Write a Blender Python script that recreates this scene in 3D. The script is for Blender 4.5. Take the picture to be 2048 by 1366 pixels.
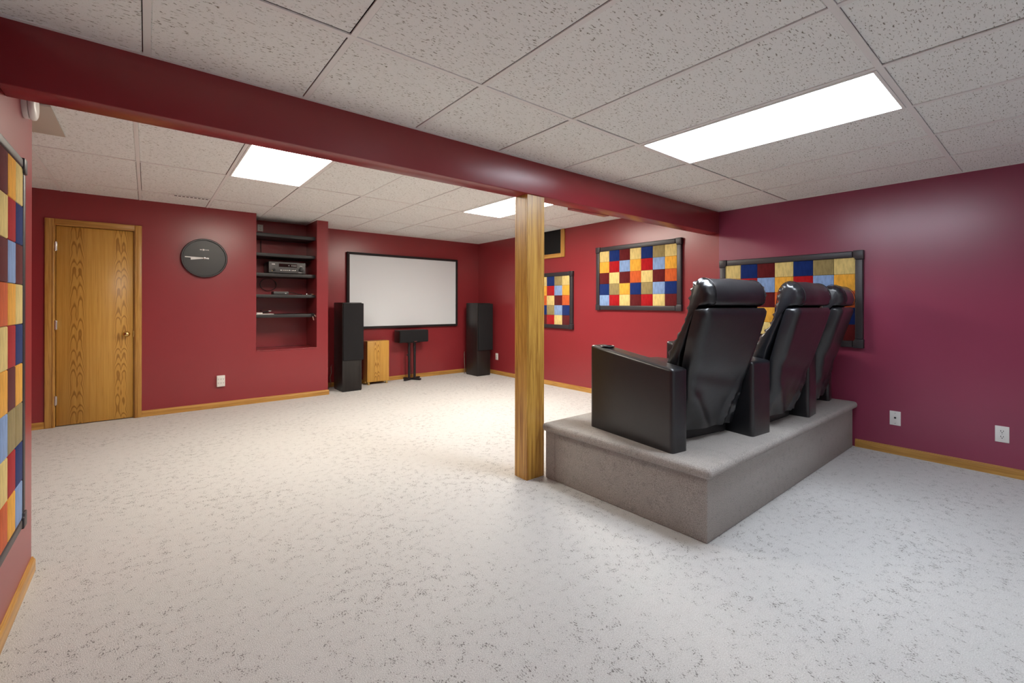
import bpy, bmesh, math, random
from mathutils import Vector, Matrix, noise
random.seed(7)
for o in list(bpy.data.objects): bpy.data.objects.remove(o)
sc = bpy.context.scene
COL = sc.collection
R = math.radians

# ------------------------------------------------------------------ camera
cam_d = bpy.data.cameras.new('camera'); cam = bpy.data.objects.new('camera', cam_d); COL.objects.link(cam)
cam_d.sensor_fit = 'HORIZONTAL'; cam_d.sensor_width = 36.0
cam_d.lens = 897.12 / 2048 * 36.0
cam_d.shift_y = -(683 - 609.2) / 2048
cam_d.clip_start = 0.02
cam.location = (0, 0, 1.25)
cam.matrix_world = Matrix.Translation((0, 0, 1.25)) @ Matrix.Rotation(R(-39.174), 4, 'Z') @ Matrix.Rotation(R(90), 4, 'X') @ Matrix.Rotation(R(0.094), 4, 'Z')
sc.camera = cam

# ------------------------------------------------------------------ world, exposure, lamp strengths
w = bpy.data.worlds.new('world'); sc.world = w; w.use_nodes = True
w.node_tree.nodes['Background'].inputs[0].default_value = (0.0, 0.0, 0.0, 1)
w.node_tree.nodes['Background'].inputs[1].default_value = 0.0
vs = sc.view_settings
vs.view_transform = 'Standard'; vs.look = 'None'; vs.gamma = 1.0; vs.use_curve_mapping = False
vs.exposure = 1.05
LAMP_NEAR = (11.6, (0.88, 0.95, 1.04))
FILL_BACK = (4.2, (0.90, 0.97, 1.05))
LAMP_FAR = (12.0, (1.04, 0.96, 0.82))
LAMP_FAR_RIGHT = (21.0, (1.04, 0.96, 0.84))

# ------------------------------------------------------------------ room dimensions (metres, camera at origin)
XR, XL, XFL = 4.875, -0.415, -1.6          # right wall, left wall, far-left wall of the recess
YB, YD, YS, YN = -2.6, 6.435, 6.99, 6.95   # wall behind camera, door wall, screen wall, niche back
Y0, Y1 = 2.385, 2.53                        # beam front and back
ZB, ZN, ZF = 2.035, 2.27, 2.395             # beam soffit, near ceiling, far ceiling

# ------------------------------------------------------------------ material helpers
def mat(name, color=(0.8, 0.8, 0.8), rough=0.5, metal=0.0, spec=0.5):
    m = bpy.data.materials.new(name); m.use_nodes = True
    b = m.node_tree.nodes['Principled BSDF']
    b.inputs['Base Color'].default_value = (*color, 1); b.inputs['Roughness'].default_value = rough
    b.inputs['Metallic'].default_value = metal; b.inputs['Specular IOR Level'].default_value = spec
    return m
class NT:
    def __init__(s, m): s.m = m; s.t = m.node_tree; s.b = s.t.nodes['Principled BSDF']
    def n(s, typ, **kw):
        x = s.t.nodes.new(typ)
        for k, v in kw.items():
            if k.startswith('i_'): x.inputs[k[2:].replace('_', ' ')].default_value = v
            else: setattr(x, k, v)
        return x
    def l(s, a, b): s.t.links.new(a, b)
    def coord(s, scale=(1, 1, 1), kind='Object', rot=(0, 0, 0)):
        c = s.n('ShaderNodeTexCoord'); mp = s.n('ShaderNodeMapping'); mp.inputs['Scale'].default_value = scale; mp.inputs['Rotation'].default_value = rot
        s.l(c.outputs[kind], mp.inputs[0]); return mp.outputs[0]
    def noise(s, vec, scale, detail=2, rough=0.5, dist=0.0):
        x = s.n('ShaderNodeTexNoise'); x.inputs['Scale'].default_value = scale; x.inputs['Detail'].default_value = detail
        x.inputs['Roughness'].default_value = rough; x.inputs['Distortion'].default_value = dist
        s.l(vec, x.inputs['Vector']); return x.outputs[0]
    def math(s, op, a, b=None, c=None, clamp=False):
        x = s.n('ShaderNodeMath', operation=op); x.use_clamp = clamp
        for i, v in enumerate((a, b, c)):
            if v is None: continue
            if isinstance(v, (int, float)): x.inputs[i].default_value = v
            else: s.l(v, x.inputs[i])
        return x.outputs[0]
    def ramp(s, fac, stops):
        x = s.n('ShaderNodeValToRGB'); e = x.color_ramp.elements
        while len(e) < len(stops): e.new(0.5)
        for i, (p, c) in enumerate(stops): e[i].position = p; e[i].color = (*c, 1) if len(c) == 3 else c
        s.l(fac, x.inputs[0]); return x.outputs[0]
    def step(s, v, lo, hi):
        x = s.n('ShaderNodeMapRange', interpolation_type='SMOOTHSTEP'); x.inputs[1].default_value = lo; x.inputs[2].default_value = hi
        s.l(v, x.inputs[0]); return x.outputs[0]
    def mix(s, fac, a, b):
        x = s.n('ShaderNodeMix', data_type='RGBA')
        for sock, v in ((x.inputs[0], fac), (x.inputs[6], a), (x.inputs[7], b)):
            if isinstance(v, (int, float)): sock.default_value = v
            elif isinstance(v, tuple): sock.default_value = (*v, 1)
            else: s.l(v, sock)
        return x.outputs[2]
    def color(s, c): s.l(c, s.b.inputs['Base Color'])
    def bump(s, h, strength=0.2, dist=0.002):
        x = s.n('ShaderNodeBump'); x.inputs['Strength'].default_value = strength; x.inputs['Distance'].default_value = dist
        s.l(h, x.inputs['Height']); s.l(x.outputs[0], s.b.inputs['Normal']); return x

M = {}
# burgundy eggshell wall paint
m = M['paint'] = mat('burgundy_paint', (0.205, 0.022, 0.034), 0.29, 0, 0.62); t = NT(m)
v = t.coord(); a = t.noise(v, 140, 2); b = t.noise(v, 3.0, 3)
t.color(t.mix(b, (0.265, 0.026, 0.033), (0.295, 0.031, 0.039))); t.bump(a, 0.10, 0.0015)
m = M['paint_cool_lit'] = mat('burgundy_paint_cool_lit', (0.22, 0.026, 0.06), 0.29, 0, 0.75); t = NT(m)  # same burgundy wall, purple cast of the cool near lamp put into the colour
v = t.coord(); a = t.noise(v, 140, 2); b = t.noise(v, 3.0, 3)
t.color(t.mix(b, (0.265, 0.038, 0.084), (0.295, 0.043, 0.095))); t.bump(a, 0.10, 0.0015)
# drop ceiling tile: off-white mineral fibre with short fissures and pinholes
m = M['tile'] = mat('fissured_ceiling_tile', (0.8, 0.8, 0.78), 0.95, 0, 0.1); t = NT(m)
gv = t.coord((1, 1, 1)); v1 = t.coord((46, 150, 60)); f1 = t.noise(v1, 1.0, 3, 0.6, 0.6)
pin = t.noise(gv, 210, 1); brd = t.noise(gv, 9, 2)
thr = t.math('ADD', f1, t.math('MULTIPLY', brd, 0.10))
fis = t.step(thr, 0.658, 0.69); pn = t.step(pin, 0.64, 0.74)
hole = t.math('MAXIMUM', fis, t.math('MULTIPLY', pn, 0.22))
t.color(t.mix(hole, (0.92, 0.955, 0.94), (0.30, 0.30, 0.26)))
t.bump(t.math('SUBTRACT', 1.0, hole), 0.5, 0.003)
M['white_wall'] = mat('off_white_bounce_paint', (0.8, 0.78, 0.75), 0.6)
M['tee'] = mat('white_grid_metal', (0.88, 0.89, 0.88), 0.5)
M['plenum'] = mat('dark_plenum', (0.02, 0.02, 0.02), 0.9)
M['white_plastic'] = mat('white_plastic', (0.82, 0.81, 0.78), 0.35)
M['beige'] = mat('beige_vent_metal', (0.56, 0.51, 0.44), 0.5)
M['dark_hole'] = mat('dark_slot', (0.015, 0.015, 0.015), 0.7)

def carpet(name, ca, cb, dark, spk):
    m = mat(name, ca, 1.0, 0, 0.05); t = NT(m)
    m.node_tree.nodes['Principled BSDF'].inputs['Sheen Weight'].default_value = 0.25
    v = t.coord(); fine = t.step(t.noise(v, 230, 3, 0.7), 0.30, 0.70); mid = t.noise(v, 22, 3, 0.6); big = t.noise(v, 1.7, 3, 0.6)
    tuft = t.noise(t.coord((190, 110, 150), rot=(0, 0, R(-38))), 1.0, 2, 0.5, 0.4)
    base = t.mix(fine, ca, cb)
    base = t.mix(t.math('MULTIPLY', t.step(mid, 0.35, 0.75), 0.07), base, dark)
    msk = t.math('ADD', t.math('MULTIPLY', t.step(mid, 0.40, 0.68), 0.19), t.math('MULTIPLY', t.step(big, 0.35, 0.65), 0.07))
    sp = t.step(t.math('ADD', tuft, msk), 0.755, 0.82)
    base = t.mix(t.math('MULTIPLY', sp, spk), base, dark)
    t.color(base)
    h = t.math('ADD', t.math('MULTIPLY', fine, 0.6), t.math('SUBTRACT', t.math('MULTIPLY', mid, 0.22), sp))
    t.bump(h, 0.55, 0.008)
    return m
M['carpet'] = carpet('greige_carpet', (0.79, 0.785, 0.77), (0.56, 0.555, 0.54), (0.16, 0.15, 0.14), 0.85)
M['carpet_shaded'] = carpet('greige_carpet_shaded', (0.58, 0.545, 0.51), (0.28, 0.255, 0.23), (0.17, 0.155, 0.14), 0.4)  # floor carpet darkened and browned, the platform's weaker light put into the colour

def oak(name, axis, c1=(0.60, 0.335, 0.085), c2=(0.38, 0.175, 0.035), arch=True):
    m = mat(name, c1, 0.32, 0, 0.5); t = NT(m)
    s = {'X': (1.2, 34, 34), 'Y': (34, 1.2, 34), 'Z': (34, 34, 1.2)}[axis]
    s2 = {'X': (6, 240, 240), 'Y': (240, 6, 240), 'Z': (240, 240, 6)}[axis]
    g = t.noise(t.coord(s), 1.0, 4, 0.65, 0.8); p = t.noise(t.coord(s2), 1.0, 2)
    k = t.step(g, 0.34, 0.72); p2 = t.step(p, 0.55, 0.72)
    c = t.mix(k, c1, c2); c = t.mix(t.math('MULTIPLY', p2, 0.45), c, tuple(q * 0.6 for q in c2))
    if arch:   # flat-sawn cathedral rings
        r = t.noise(t.coord(tuple(q * 0.42 for q in s)), 1.0, 1, 0.4, 0.3)
        rings = t.math('SINE', t.math('MULTIPLY', r, 85.0)); rr = t.step(rings, 0.45, 1.0)
        c = t.mix(t.math('MULTIPLY', rr, 0.38), c, c2)
    t.color(c); t.bump(p2, 0.08, 0.001)
    return m
for ax in 'XYZ': M['oak' + ax] = oak('golden_oak_' + ax.lower(), ax)
M['oak_post'] = oak('golden_oak_post', 'Z', (0.62, 0.36, 0.075), (0.30, 0.125, 0.02))
# oak veneer door with two book-matched cathedral bands
m = M['oak_door'] = mat('oak_veneer_door', (0.6, 0.33, 0.08), 0.36, 0, 0.4); t = NT(m)
tc = t.n('ShaderNodeTexCoord'); sep = t.n('ShaderNodeSeparateXYZ'); t.l(tc.outputs['Object'], sep.inputs[0])
wob = t.noise(t.coord((3, 3, 3.2)), 1.0, 2); wob2 = t.noise(t.coord((9, 9, 5)), 1.0, 2)
x = sep.outputs[0]; z = sep.outputs[2]
band = t.math('ABSOLUTE', t.math('SUBTRACT', t.math('ABSOLUTE', t.math('SUBTRACT', x, 0.325)), 0.172))
d = t.math('SUBTRACT', band, t.math('ADD', 0.012, t.math('MULTIPLY', wob2, 0.022)))
arch = t.math('MULTIPLY', t.math('MULTIPLY', d, d), 190.0)
fz = t.math('ADD', t.math('ADD', z, arch), t.math('MULTIPLY', wob, 0.75))
rings = t.step(t.math('SINE', t.math('MULTIPLY', fz, 44.0)), 0.15, 1.0)
fade = t.math('SUBTRACT', 1.0, t.step(band, 0.045, 0.085))
g = t.noise(t.coord((75, 20, 1.4)), 1.0, 3, 0.6); p = t.noise(t.coord((260, 60, 5)), 1.0, 2)
c = t.mix(t.step(g, 0.3, 0.75), (0.66, 0.375, 0.085), (0.55, 0.285, 0.055))
c = t.mix(t.math('MULTIPLY', t.math('MULTIPLY', rings, fade), 0.75), c, (0.27, 0.115, 0.018))
c = t.mix(t.math('MULTIPLY', t.step(p, 0.56, 0.72), 0.3), c, (0.25, 0.11, 0.02))
t.color(c)

def leather(name, col):
    m = mat(name, col, 0.33, 0, 0.6); t = NT(m); t.b.inputs['Coat Weight'].default_value = 0.35; t.b.inputs['Coat Roughness'].default_value = 0.26; v = t.coord()
    a = t.noise(v, 9, 4, 0.6); g = t.n('ShaderNodeTexVoronoi'); g.inputs['Scale'].default_value = 420; t.l(v, g.inputs['Vector'])
    h = t.math('ADD', t.math('MULTIPLY', a, 1.0), t.math('MULTIPLY', g.outputs[0], 0.10)); t.bump(h, 0.16, 0.010)
    return m
M['leather'] = leather('black_leather', (0.008, 0.009, 0.012))
M['seam'] = mat('leather_piping', (0.010, 0.010, 0.012), 0.45)
M['black_plastic'] = mat('black_plastic', (0.014, 0.014, 0.015), 0.4)
M['black_metal'] = mat('black_powder_coat', (0.014, 0.013, 0.016), 0.42)
m = M['grille'] = mat('black_grille_cloth', (0.018, 0.018, 0.020), 0.9, 0, 0.2); t = NT(m); t.bump(t.noise(t.coord(), 600, 1), 0.3, 0.001)
M['black_wood'] = oak('black_ash_veneer', 'Z', (0.020, 0.017, 0.016), (0.011, 0.009, 0.009), False)
M['shelf'] = mat('black_shelf_laminate', (0.022, 0.022, 0.024), 0.45)
M['frame'] = mat('charcoal_frame', (0.030, 0.025, 0.030), 0.42)
M['screen_frame'] = mat('black_velvet_frame', (0.012, 0.009, 0.011), 0.75)
M['screen'] = mat('projection_fabric', (0.74, 0.79, 0.84), 0.85, 0, 0.1)
M['brass'] = mat('polished_brass', (0.83, 0.62, 0.24), 0.18, 1.0)
M['chrome'] = mat('brushed_nickel', (0.72, 0.72, 0.72), 0.25, 1.0)
M['recv'] = mat('dark_grey_fascia', (0.085, 0.085, 0.088), 0.45)
M['display'] = mat('black_display', (0.004, 0.004, 0.005), 0.12)
M['mark'] = mat('white_print', (0.8, 0.8, 0.8), 0.5)
M['paper'] = mat('white_paper', (0.8, 0.8, 0.78), 0.8)
M['clock_face'] = mat('matt_black_dial', (0.030, 0.031, 0.033), 0.35)
M['clock_rim'] = mat('charcoal_clock_rim', (0.035, 0.032, 0.036), 0.35)
M['plug'] = mat('copper_plug', (0.75, 0.5, 0.42), 0.3, 0.8)
M['cable'] = mat('grey_cable', (0.16, 0.14, 0.12), 0.6)
M['cable_black'] = mat('black_cable', (0.012, 0.012, 0.012), 0.5)
m = M['black_panel'] = mat('black_panel', (0.012, 0.012, 0.013), 0.8, 0, 0.2)
RUGC = {'c': (0.72, 0.56, 0.22), 'n': (0.010, 0.028, 0.150), 'm': (0.115, 0.012, 0.014), 'o': (0.31, 0.24, 0.105),
        'g': (0.80, 0.40, 0.055), 'r': (0.40, 0.010, 0.014), 'b': (0.24, 0.36, 0.62), 'x': (0.60, 0.115, 0.030)}
RUGM = {}
for k, c0 in RUGC.items():
    m = mat('rug_wool_' + {'c': 'cream', 'n': 'navy', 'm': 'maroon', 'o': 'olive', 'g': 'gold', 'r': 'red', 'b': 'light_blue', 'x': 'rust'}[k], c0, 1.0, 0, 0.05)
    t = NT(m); m.node_tree.nodes['Principled BSDF'].inputs['Sheen Weight'].default_value = 0.15
    v = t.coord((60, 60, 14)); a = t.noise(v, 1.0, 3, 0.6); f = t.noise(t.coord(), 500, 2)
    t.color(t.mix(t.step(a, 0.3, 0.75), tuple(q * 1.08 for q in c0), tuple(q * 0.80 for q in c0))); t.bump(t.math('ADD', a, f), 0.5, 0.004)
    RUGM[k] = m
def emit(name, strength, col, stripes=None):
    m = bpy.data.materials.new(name); m.use_nodes = True; nt = m.node_tree
    b = nt.nodes['Principled BSDF']; b.inputs['Base Color'].default_value = (0.8, 0.8, 0.8, 1); b.inputs['Roughness'].default_value = 0.4
    b.inputs['Emission Color'].default_value = (*col, 1); b.inputs['Emission Strength'].default_value = strength
    return m

# ------------------------------------------------------------------ mesh helpers
def bm_new(): return bmesh.new()
def box(bm, x0, x1, y0, y1, z0, z1, bev=0.0, seg=2, mi=0):
    vs_ = [bm.verts.new(p) for p in ((x0, y0, z0), (x1, y0, z0), (x1, y1, z0), (x0, y1, z0), (x0, y0, z1), (x1, y0, z1), (x1, y1, z1), (x0, y1, z1))]
    fs = [bm.faces.new([vs_[i] for i in f]) for f in ((0, 3, 2, 1), (4, 5, 6, 7), (0, 1, 5, 4), (1, 2, 6, 5), (2, 3, 7, 6), (3, 0, 4, 7))]
    for f in fs: f.material_index = mi
    if bev > 0:
        es = list({e for f in fs for e in f.edges})
        bmesh.ops.bevel(bm, geom=es, offset=bev, segments=seg, profile=0.5, affect='EDGES')
    return bm
def prism(bm, pts, a0, a1, axis='x', bev=0.0, seg=3):
    """closed polygon pts extruded along axis; pts are (y,z) for x, (x,z) for y, (x,y) for z"""
    def P(p, a): return {'x': (a, p[0], p[1]), 'y': (p[0], a, p[1]), 'z': (p[0], p[1], a)}[axis]
    A = [bm.verts.new(P(p, a0)) for p in pts]; B = [bm.verts.new(P(p, a1)) for p in pts]
    fs = [bm.faces.new(A), bm.faces.new(B[::-1])]
    n = len(pts)
    for i in range(n): fs.append(bm.faces.new([A[i], B[i], B[(i + 1) % n], A[(i + 1) % n]][::-1]))
    bmesh.ops.recalc_face_normals(bm, faces=fs)
    if bev > 0:
        bmesh.ops.bevel(bm, geom=list({e for f in fs for e in f.edges}), offset=bev, segments=seg, profile=0.5, affect='EDGES')
    return bm
def tube(bm, pts, r, n=8, closed=False):
    pts = [Vector(p) for p in pts]; rings = []
    for i, p in enumerate(pts):
        a = pts[i - 1] if (i > 0 or closed) else p; b = pts[(i + 1) % len(pts)] if (i < len(pts) - 1 or closed) else p
        d = (b - a).normalized(); u = d.orthogonal().normalized() if abs(d.z) > 0.9 else d.cross(Vector((0, 0, 1))).normalized(); q = d.cross(u)
        rings.append([bm.verts.new(p + r * (math.cos(6.28318 * k / n) * u + math.sin(6.28318 * k / n) * q)) for k in range(n)])
    last = len(rings) if closed else len(rings) - 1
    for i in range(last):
        A, B = rings[i], rings[(i + 1) % len(rings)]
        for k in range(n): bm.faces.new([A[k], A[(k + 1) % n], B[(k + 1) % n], B[k]])
    if not closed: bm.faces.new(rings[0][::-1]); bm.faces.new(rings[-1])
    return bm
def lathe(bm, prof, n=32, axis='z', c=(0, 0, 0)):
    """prof: list of (r, h)"""
    def P(r, h, a):
        x, y = r * math.cos(a), r * math.sin(a)
        q = {'z': (x, y, h), 'y': (x, h, y), 'x': (h, x, y)}[axis]
        return (q[0] + c[0], q[1] + c[1], q[2] + c[2])
    rings = [[bm.verts.new(P(r, h, 6.28318530718 * k / n)) for k in range(n)] for r, h in prof]
    fs = []
    for A, B in zip(rings, rings[1:]):
        for k in range(n): fs.append(bm.faces.new([A[k], A[(k + 1) % n], B[(k + 1) % n], B[k]]))
    fs.append(bm.faces.new(rings[0][::-1])); fs.append(bm.faces.new(rings[-1]))
    bmesh.ops.recalc_face_normals(bm, faces=fs)
    return bm
def obj(name, bm, material, parent=None, smooth=False, loc=None):
    me = bpy.data.meshes.new(name); bmesh.ops.recalc_face_normals(bm, faces=bm.faces[:]); bm.to_mesh(me); bm.free()
    ms = material if isinstance(material, (list, tuple)) else [material]
    for mm in ms: me.materials.append(M[mm] if isinstance(mm, str) else mm)
    if smooth:
        for p in me.polygons: p.use_smooth = True
        try: me.set_sharp_from_angle(angle=R(50))
        except Exception: pass
    o = bpy.data.objects.new(name, me); COL.objects.link(o)
    if parent: o.parent = parent
    if loc: o.location = loc
    return o
def share(name, src, parent, loc, rotz=0.0):
    o = bpy.data.objects.new(name, src.data); COL.objects.link(o); o.parent = parent; o.location = loc; o.rotation_euler.z = rotz; return o
def tag(o, label=None, cat=None, group=None, kind=None):
    if label: o['label'] = label
    if cat: o['category'] = cat
    if group: o['group'] = group
    if kind: o['kind'] = kind
    return o
def thing(name, loc, label, cat, group=None, rotz=0.0):
    o = bpy.data.objects.new(name, None); COL.objects.link(o); o.empty_display_size = 0.05
    o.location = loc; o.rotation_euler.z = rotz
    return tag(o, label, cat, group)
def bx(name, dims, material, parent=None, bev=0.0, seg=2, smooth=None):
    return obj(name, box(bm_new(), *dims, bev=bev, seg=seg), material, parent, smooth=(bev > 0 if smooth is None else smooth))
def struct(o): o['kind'] = 'structure'; return o

# ================================================================== STRUCTURE
bm = bm_new(); box(bm, XFL - 0.1, XR + 0.1, YB - 0.1, YS + 0.1, -0.1, 0.0); struct(obj('floor', bm, 'carpet'))
struct(bx('wall_right', (XR, XR + 0.1, YB - 0.1, Y0, 0, 2.55), 'paint_cool_lit'))
struct(bx('wall_far_right', (XR, XR + 0.1, Y0, YS + 0.1, 0, 2.55), 'paint'))
struct(bx('wall_near', (XL - 0.14, XR, YB - 0.1, YB, 0, 2.55), 'white_wall'))  # unseen wall behind the camera, made pale to bounce light into the room
bm = bm_new()   # wall stub on the left with its return
box(bm, XL - 0.14, XL, YB, 3.035, 0, 2.55); box(bm, XFL, XL - 0.14, 2.90, 3.035, 0, 2.55); struct(obj('wall_left', bm, 'paint'))
struct(bx('wall_recess', (XFL - 0.1, XFL, 2.9, YS, 0, 2.55), 'paint'))
struct(bx('wall_screen', (1.952, XR, YS, YS + 0.1, 0, 2.55), 'paint'))
bm = bm_new()   # door wall with door opening and shelving niche
DX0, DX1, DZ = -0.735, -0.088, 2.065
NX0, NX1, NZ = 1.075, 1.803, 0.652
box(bm, XFL, DX0, YD, YN + 0.1, 0, 2.55); box(bm, DX0, DX1, YD, YN + 0.1, DZ, 2.55); box(bm, DX0, DX1, YD + 0.12, YN + 0.1, 0, DZ)
box(bm, DX1, NX0, YD, YN + 0.1, 0, 2.55); box(bm, NX0, NX1, YD, YN + 0.1, 0, NZ); box(bm, NX0, NX1, YN, YN + 0.1, NZ, 2.55)
box(bm, NX1, 1.952, YD, YN + 0.1, 0, 2.55)
struct(obj('wall_back', bm, 'paint'))
bm = bm_new(); box(bm, NX0 - 0.004, NX1 + 0.002, YD - 0.008, YN, NZ, NZ + 0.012, 0.004, 2); struct(obj('trim_2', bm, 'paint', smooth=True))
# painted soffit beam across the room, with the small box behind it
tag(struct(bx('beam', (XL, XR, Y0, Y1, ZB, 2.55), 'paint', bev=0.004)), 'burgundy painted beam boxed in across the ceiling', None)
struct(bx('trim_1', (2.70, 3.17, Y1, Y1 + 0.058, ZB - 0.002, ZB + 0.10), 'paint', bev=0.003))

# baseboards (oak, with a rounded bead at the top)
def baseboard(name, p0, p1, nrm, ax):
    bm = bm_new(); p0 = Vector(p0); p1 = Vector(p1); n = Vector(nrm)
    prof = [(0.0, 0.0), (0.013, 0.0), (0.013, 0.048), (0.010, 0.057), (0.006, 0.061), (0.006, 0.066), (0.0, 0.068)]
    A = [bm.verts.new(p0 + n * a + Vector((0, 0, h))) for a, h in prof]; B = [bm.verts.new(p1 + n * a + Vector((0, 0, h))) for a, h in prof]
    bm.faces.new(A); bm.faces.new(B[::-1])
    for i in range(len(prof)): bm.faces.new([A[i], B[i], B[(i + 1) % len(prof)], A[(i + 1) % len(prof)]])
    return struct(obj(name, bm, 'oak' + ax))
CX0, CX1 = -0.790, -0.040
baseboard('baseboard_back', (CX1, YD, 0), (1.965, YD, 0), (0, -1, 0), 'X')
baseboard('baseboard_door', (XFL, YD, 0), (CX0, YD, 0), (0, -1, 0), 'X')
baseboard('baseboard_screen', (1.952, YS, 0), (XR, YS, 0), (0, -1, 0), 'X')
baseboard('baseboard_right', (XR, YB, 0), (XR, 1.16, 0), (-1, 0, 0), 'Y')
baseboard('baseboard_far_right', (XR, 2.42, 0), (XR, YS, 0), (-1, 0, 0), 'Y')
baseboard('baseboard_left', (XL, YB, 0), (XL, 3.045, 0), (1, 0, 0), 'Y')

# ================================================================== DROP CEILINGS
TW = 0.024
def ceiling(name, x0, x1, y0, y1, z, xs, ys, skip):
    root = struct(bx(name, (x0, x1, y0, y1, z + 0.10, z + 0.13), 'plenum'))
    X = [x0] + [v for v in xs if x0 + 0.03 < v < x1 - 0.03] + [x1]
    Y = [y0] + [v for v in sorted(ys) if y0 + 0.03 < v < y1 - 0.03] + [y1]
    cache = {}
    for i in range(len(X) - 1):
        for j in range(len(Y) - 1):
            cx, cy = (X[i] + X[i + 1]) / 2, (Y[j] + Y[j + 1]) / 2
            if any(a < cx < b and c < cy < d for a, b, c, d in skip): continue
            wx = X[i + 1] - X[i] - TW - 0.003; wy = Y[j + 1] - Y[j] - TW - 0.003
            if wx < 0.02 or wy < 0.02: continue
            key = (round(wx, 3), round(wy, 3)); dz = random.uniform(0.0, 0.003)
            loc = (cx + random.choice((-1, 1)) * 0.0015, cy + random.choice((-1, 1, 1)) * 0.0015, z + 0.003 + dz)
            if key in cache: share('ceiling_tile', cache[key], root, loc)
            else: cache[key] = obj('ceiling_tile', box(bm_new(), -wx / 2, wx / 2, -wy / 2, wy / 2, 0, 0.016, 0.003, 1), 'tile', root, loc=loc)
    for v in Y[1:-1]: obj('grid_bar', box(bm_new(), x0, x1, v - TW / 2, v + TW / 2, z, z + 0.006), 'tee', root)
    for v in X[1:-1]:
        for j in range(len(Y) - 1): obj('cross_bar', box(bm_new(), v - TW / 2, v + TW / 2, Y[j] + (TW / 2 if j else 0), Y[j + 1] - TW / 2, z + 0.0006, z + 0.0062), 'tee', root)
    for nm, d in (('edge_angle', (x0, x1, y0, y0 + TW * 0.8, z, z + 0.006)), ('edge_angle', (x0, x1, y1 - TW * 0.8, y1, z, z + 0.006)),
                  ('edge_angle', (x0, x0 + TW * 0.8, y0, y1, z + 0.0003, z + 0.006)), ('edge_angle', (x1 - TW * 0.8, x1, y0, y1, z + 0.0003, z + 0.006))):
        bx(nm, d, 'tee', root)
    return root
GN = [0.0 + 0.61 * k for k in range(-1, 9)]; GNY = [1.717 - 1.219 * k for k in range(0, 4)]
GF = [-0.055 + 0.6135 * k for k in range(-3, 9)]; GFY = [3.487, 4.705, 5.90]
L_NEAR = (2.44, 3.05, 0.498, 1.717); L_FILL = (1.22, 1.83, 1.717 - 3 * 1.219, 1.717 - 2 * 1.219)
fx = lambda k: -0.055 + 0.6135 * k
L_FAR1 = (fx(1), fx(2), 3.487, 4.705); L_FAR2 = (fx(5), fx(6), 3.487, 4.705)
ceiling('ceiling_near', XL, XR, YB, Y0, ZN, GN, GNY, [L_NEAR, L_FILL])
ceiling('ceiling_far', XFL, XR, Y1, YS, ZF, GF, GFY, [L_FAR1, L_FAR2])

def troffer(rect, z, lamp, label):
    x0, x1, y0, y1 = rect; cx, cy = (x0 + x1) / 2, (y0 + y1) / 2; hx, hy = (x1 - x0) / 2 - TW / 2 - 0.001, (y1 - y0) / 2 - TW / 2 - 0.001
    t_ = thing('ceiling_light', (cx, cy, z), label, 'light', 'recessed fluorescent troffers')
    bm = bm_new(); f = 0.014
    for d in ((-hx, hx, -hy, -hy + f), (-hx, hx, hy - f, hy), (-hx, -hx + f, -hy + f, hy - f), (hx - f, hx, -hy + f, hy - f)): box(bm, *d, -0.003, 0.014)
    obj('door_frame', bm, 'tee', t_)
    bm = bm_new(); box(bm, -hx, hx, -hy, hy, 0.055, 0.06); box(bm, -hx, -hx + 0.003, -hy, hy, 0.013, 0.0555); box(bm, hx - 0.003, hx, -hy, hy, 0.013, 0.0555); box(bm, -hx, hx, -hy, -hy + 0.003, 0.013, 0.0555); box(bm, -hx, hx, hy - 0.003, hy, 0.013, 0.0555)
    obj('housing', bm, 'tee', t_)
    bm = bm_new(); box(bm, -hx + f, hx - f, -hy + f, hy - f, 0.004, 0.008)
    obj('diffuser', bm, emit('lit_diffuser', lamp[0], lamp[1]), t_)
    return t_
troffer(L_NEAR, ZN, LAMP_NEAR, 'lit fluorescent ceiling panel above the black recliners')
troffer(L_FILL, ZN, FILL_BACK, 'unseen ceiling panel added behind the camera as fill light')  # added fixture, not a known lamp; fills the near room with light
troffer(L_FAR1, ZF, LAMP_FAR, 'lit ceiling panel beyond the beam nearer the door and clock')
troffer(L_FAR2, ZF, LAMP_FAR_RIGHT, 'lit ceiling panel beyond the beam half hidden by the oak post')

# ================================================================== DOOR
d = thing('door_1', (DX0, YD, 0), 'flat oak veneer door with brass knob and oak casing', 'door'); d['kind'] = 'structure'
sx0, sx1, sz1 = 0.020, DX1 - DX0 - 0.020, DZ - 0.018
o = bx('door_slab', (0, sx1 - sx0 - 0.008, 0, 0.035, 0, sz1 - 0.012), 'oak_door', d, 0.002, 1); o.location = (sx0 + 0.004, 0.012, 0.008)
for dims, ax in (((0, sx0, -0.004, 0.12, 0, DZ), 'Z'), ((sx1, DX1 - DX0, -0.004, 0.12, 0, DZ), 'Z'), ((sx0, sx1, -0.004, 0.12, sz1, DZ), 'X')): bx('jamb', dims, 'oak' + ax, d)
for dims, ax in (((CX0 - DX0, 0.012, -0.018, -0.002, 0, 2.112), 'Z'), ((DX1 - DX0 - 0.012, CX1 - DX0, -0.018, -0.002, 0, 2.112), 'Z'), ((0.012, DX1 - DX0 - 0.012, -0.018, -0.002, DZ - 0.012, 2.112), 'X')):
    c_ = bx('casing', dims, 'oak' + ax, d, 0.004)
    q = list(dims)
    if ax == 'Z':
        mid = q[1] - 0.014 if q[0] < 0 else q[0] + 0.002
        bx('bead', (mid, mid + 0.012, -0.023, -0.014, 0, 2.10), 'oakZ', c_, 0.004)
    else: bx('bead', (q[0], q[1], -0.023, -0.014, DZ - 0.010, DZ + 0.002), 'oakX', c_, 0.004)
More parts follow.
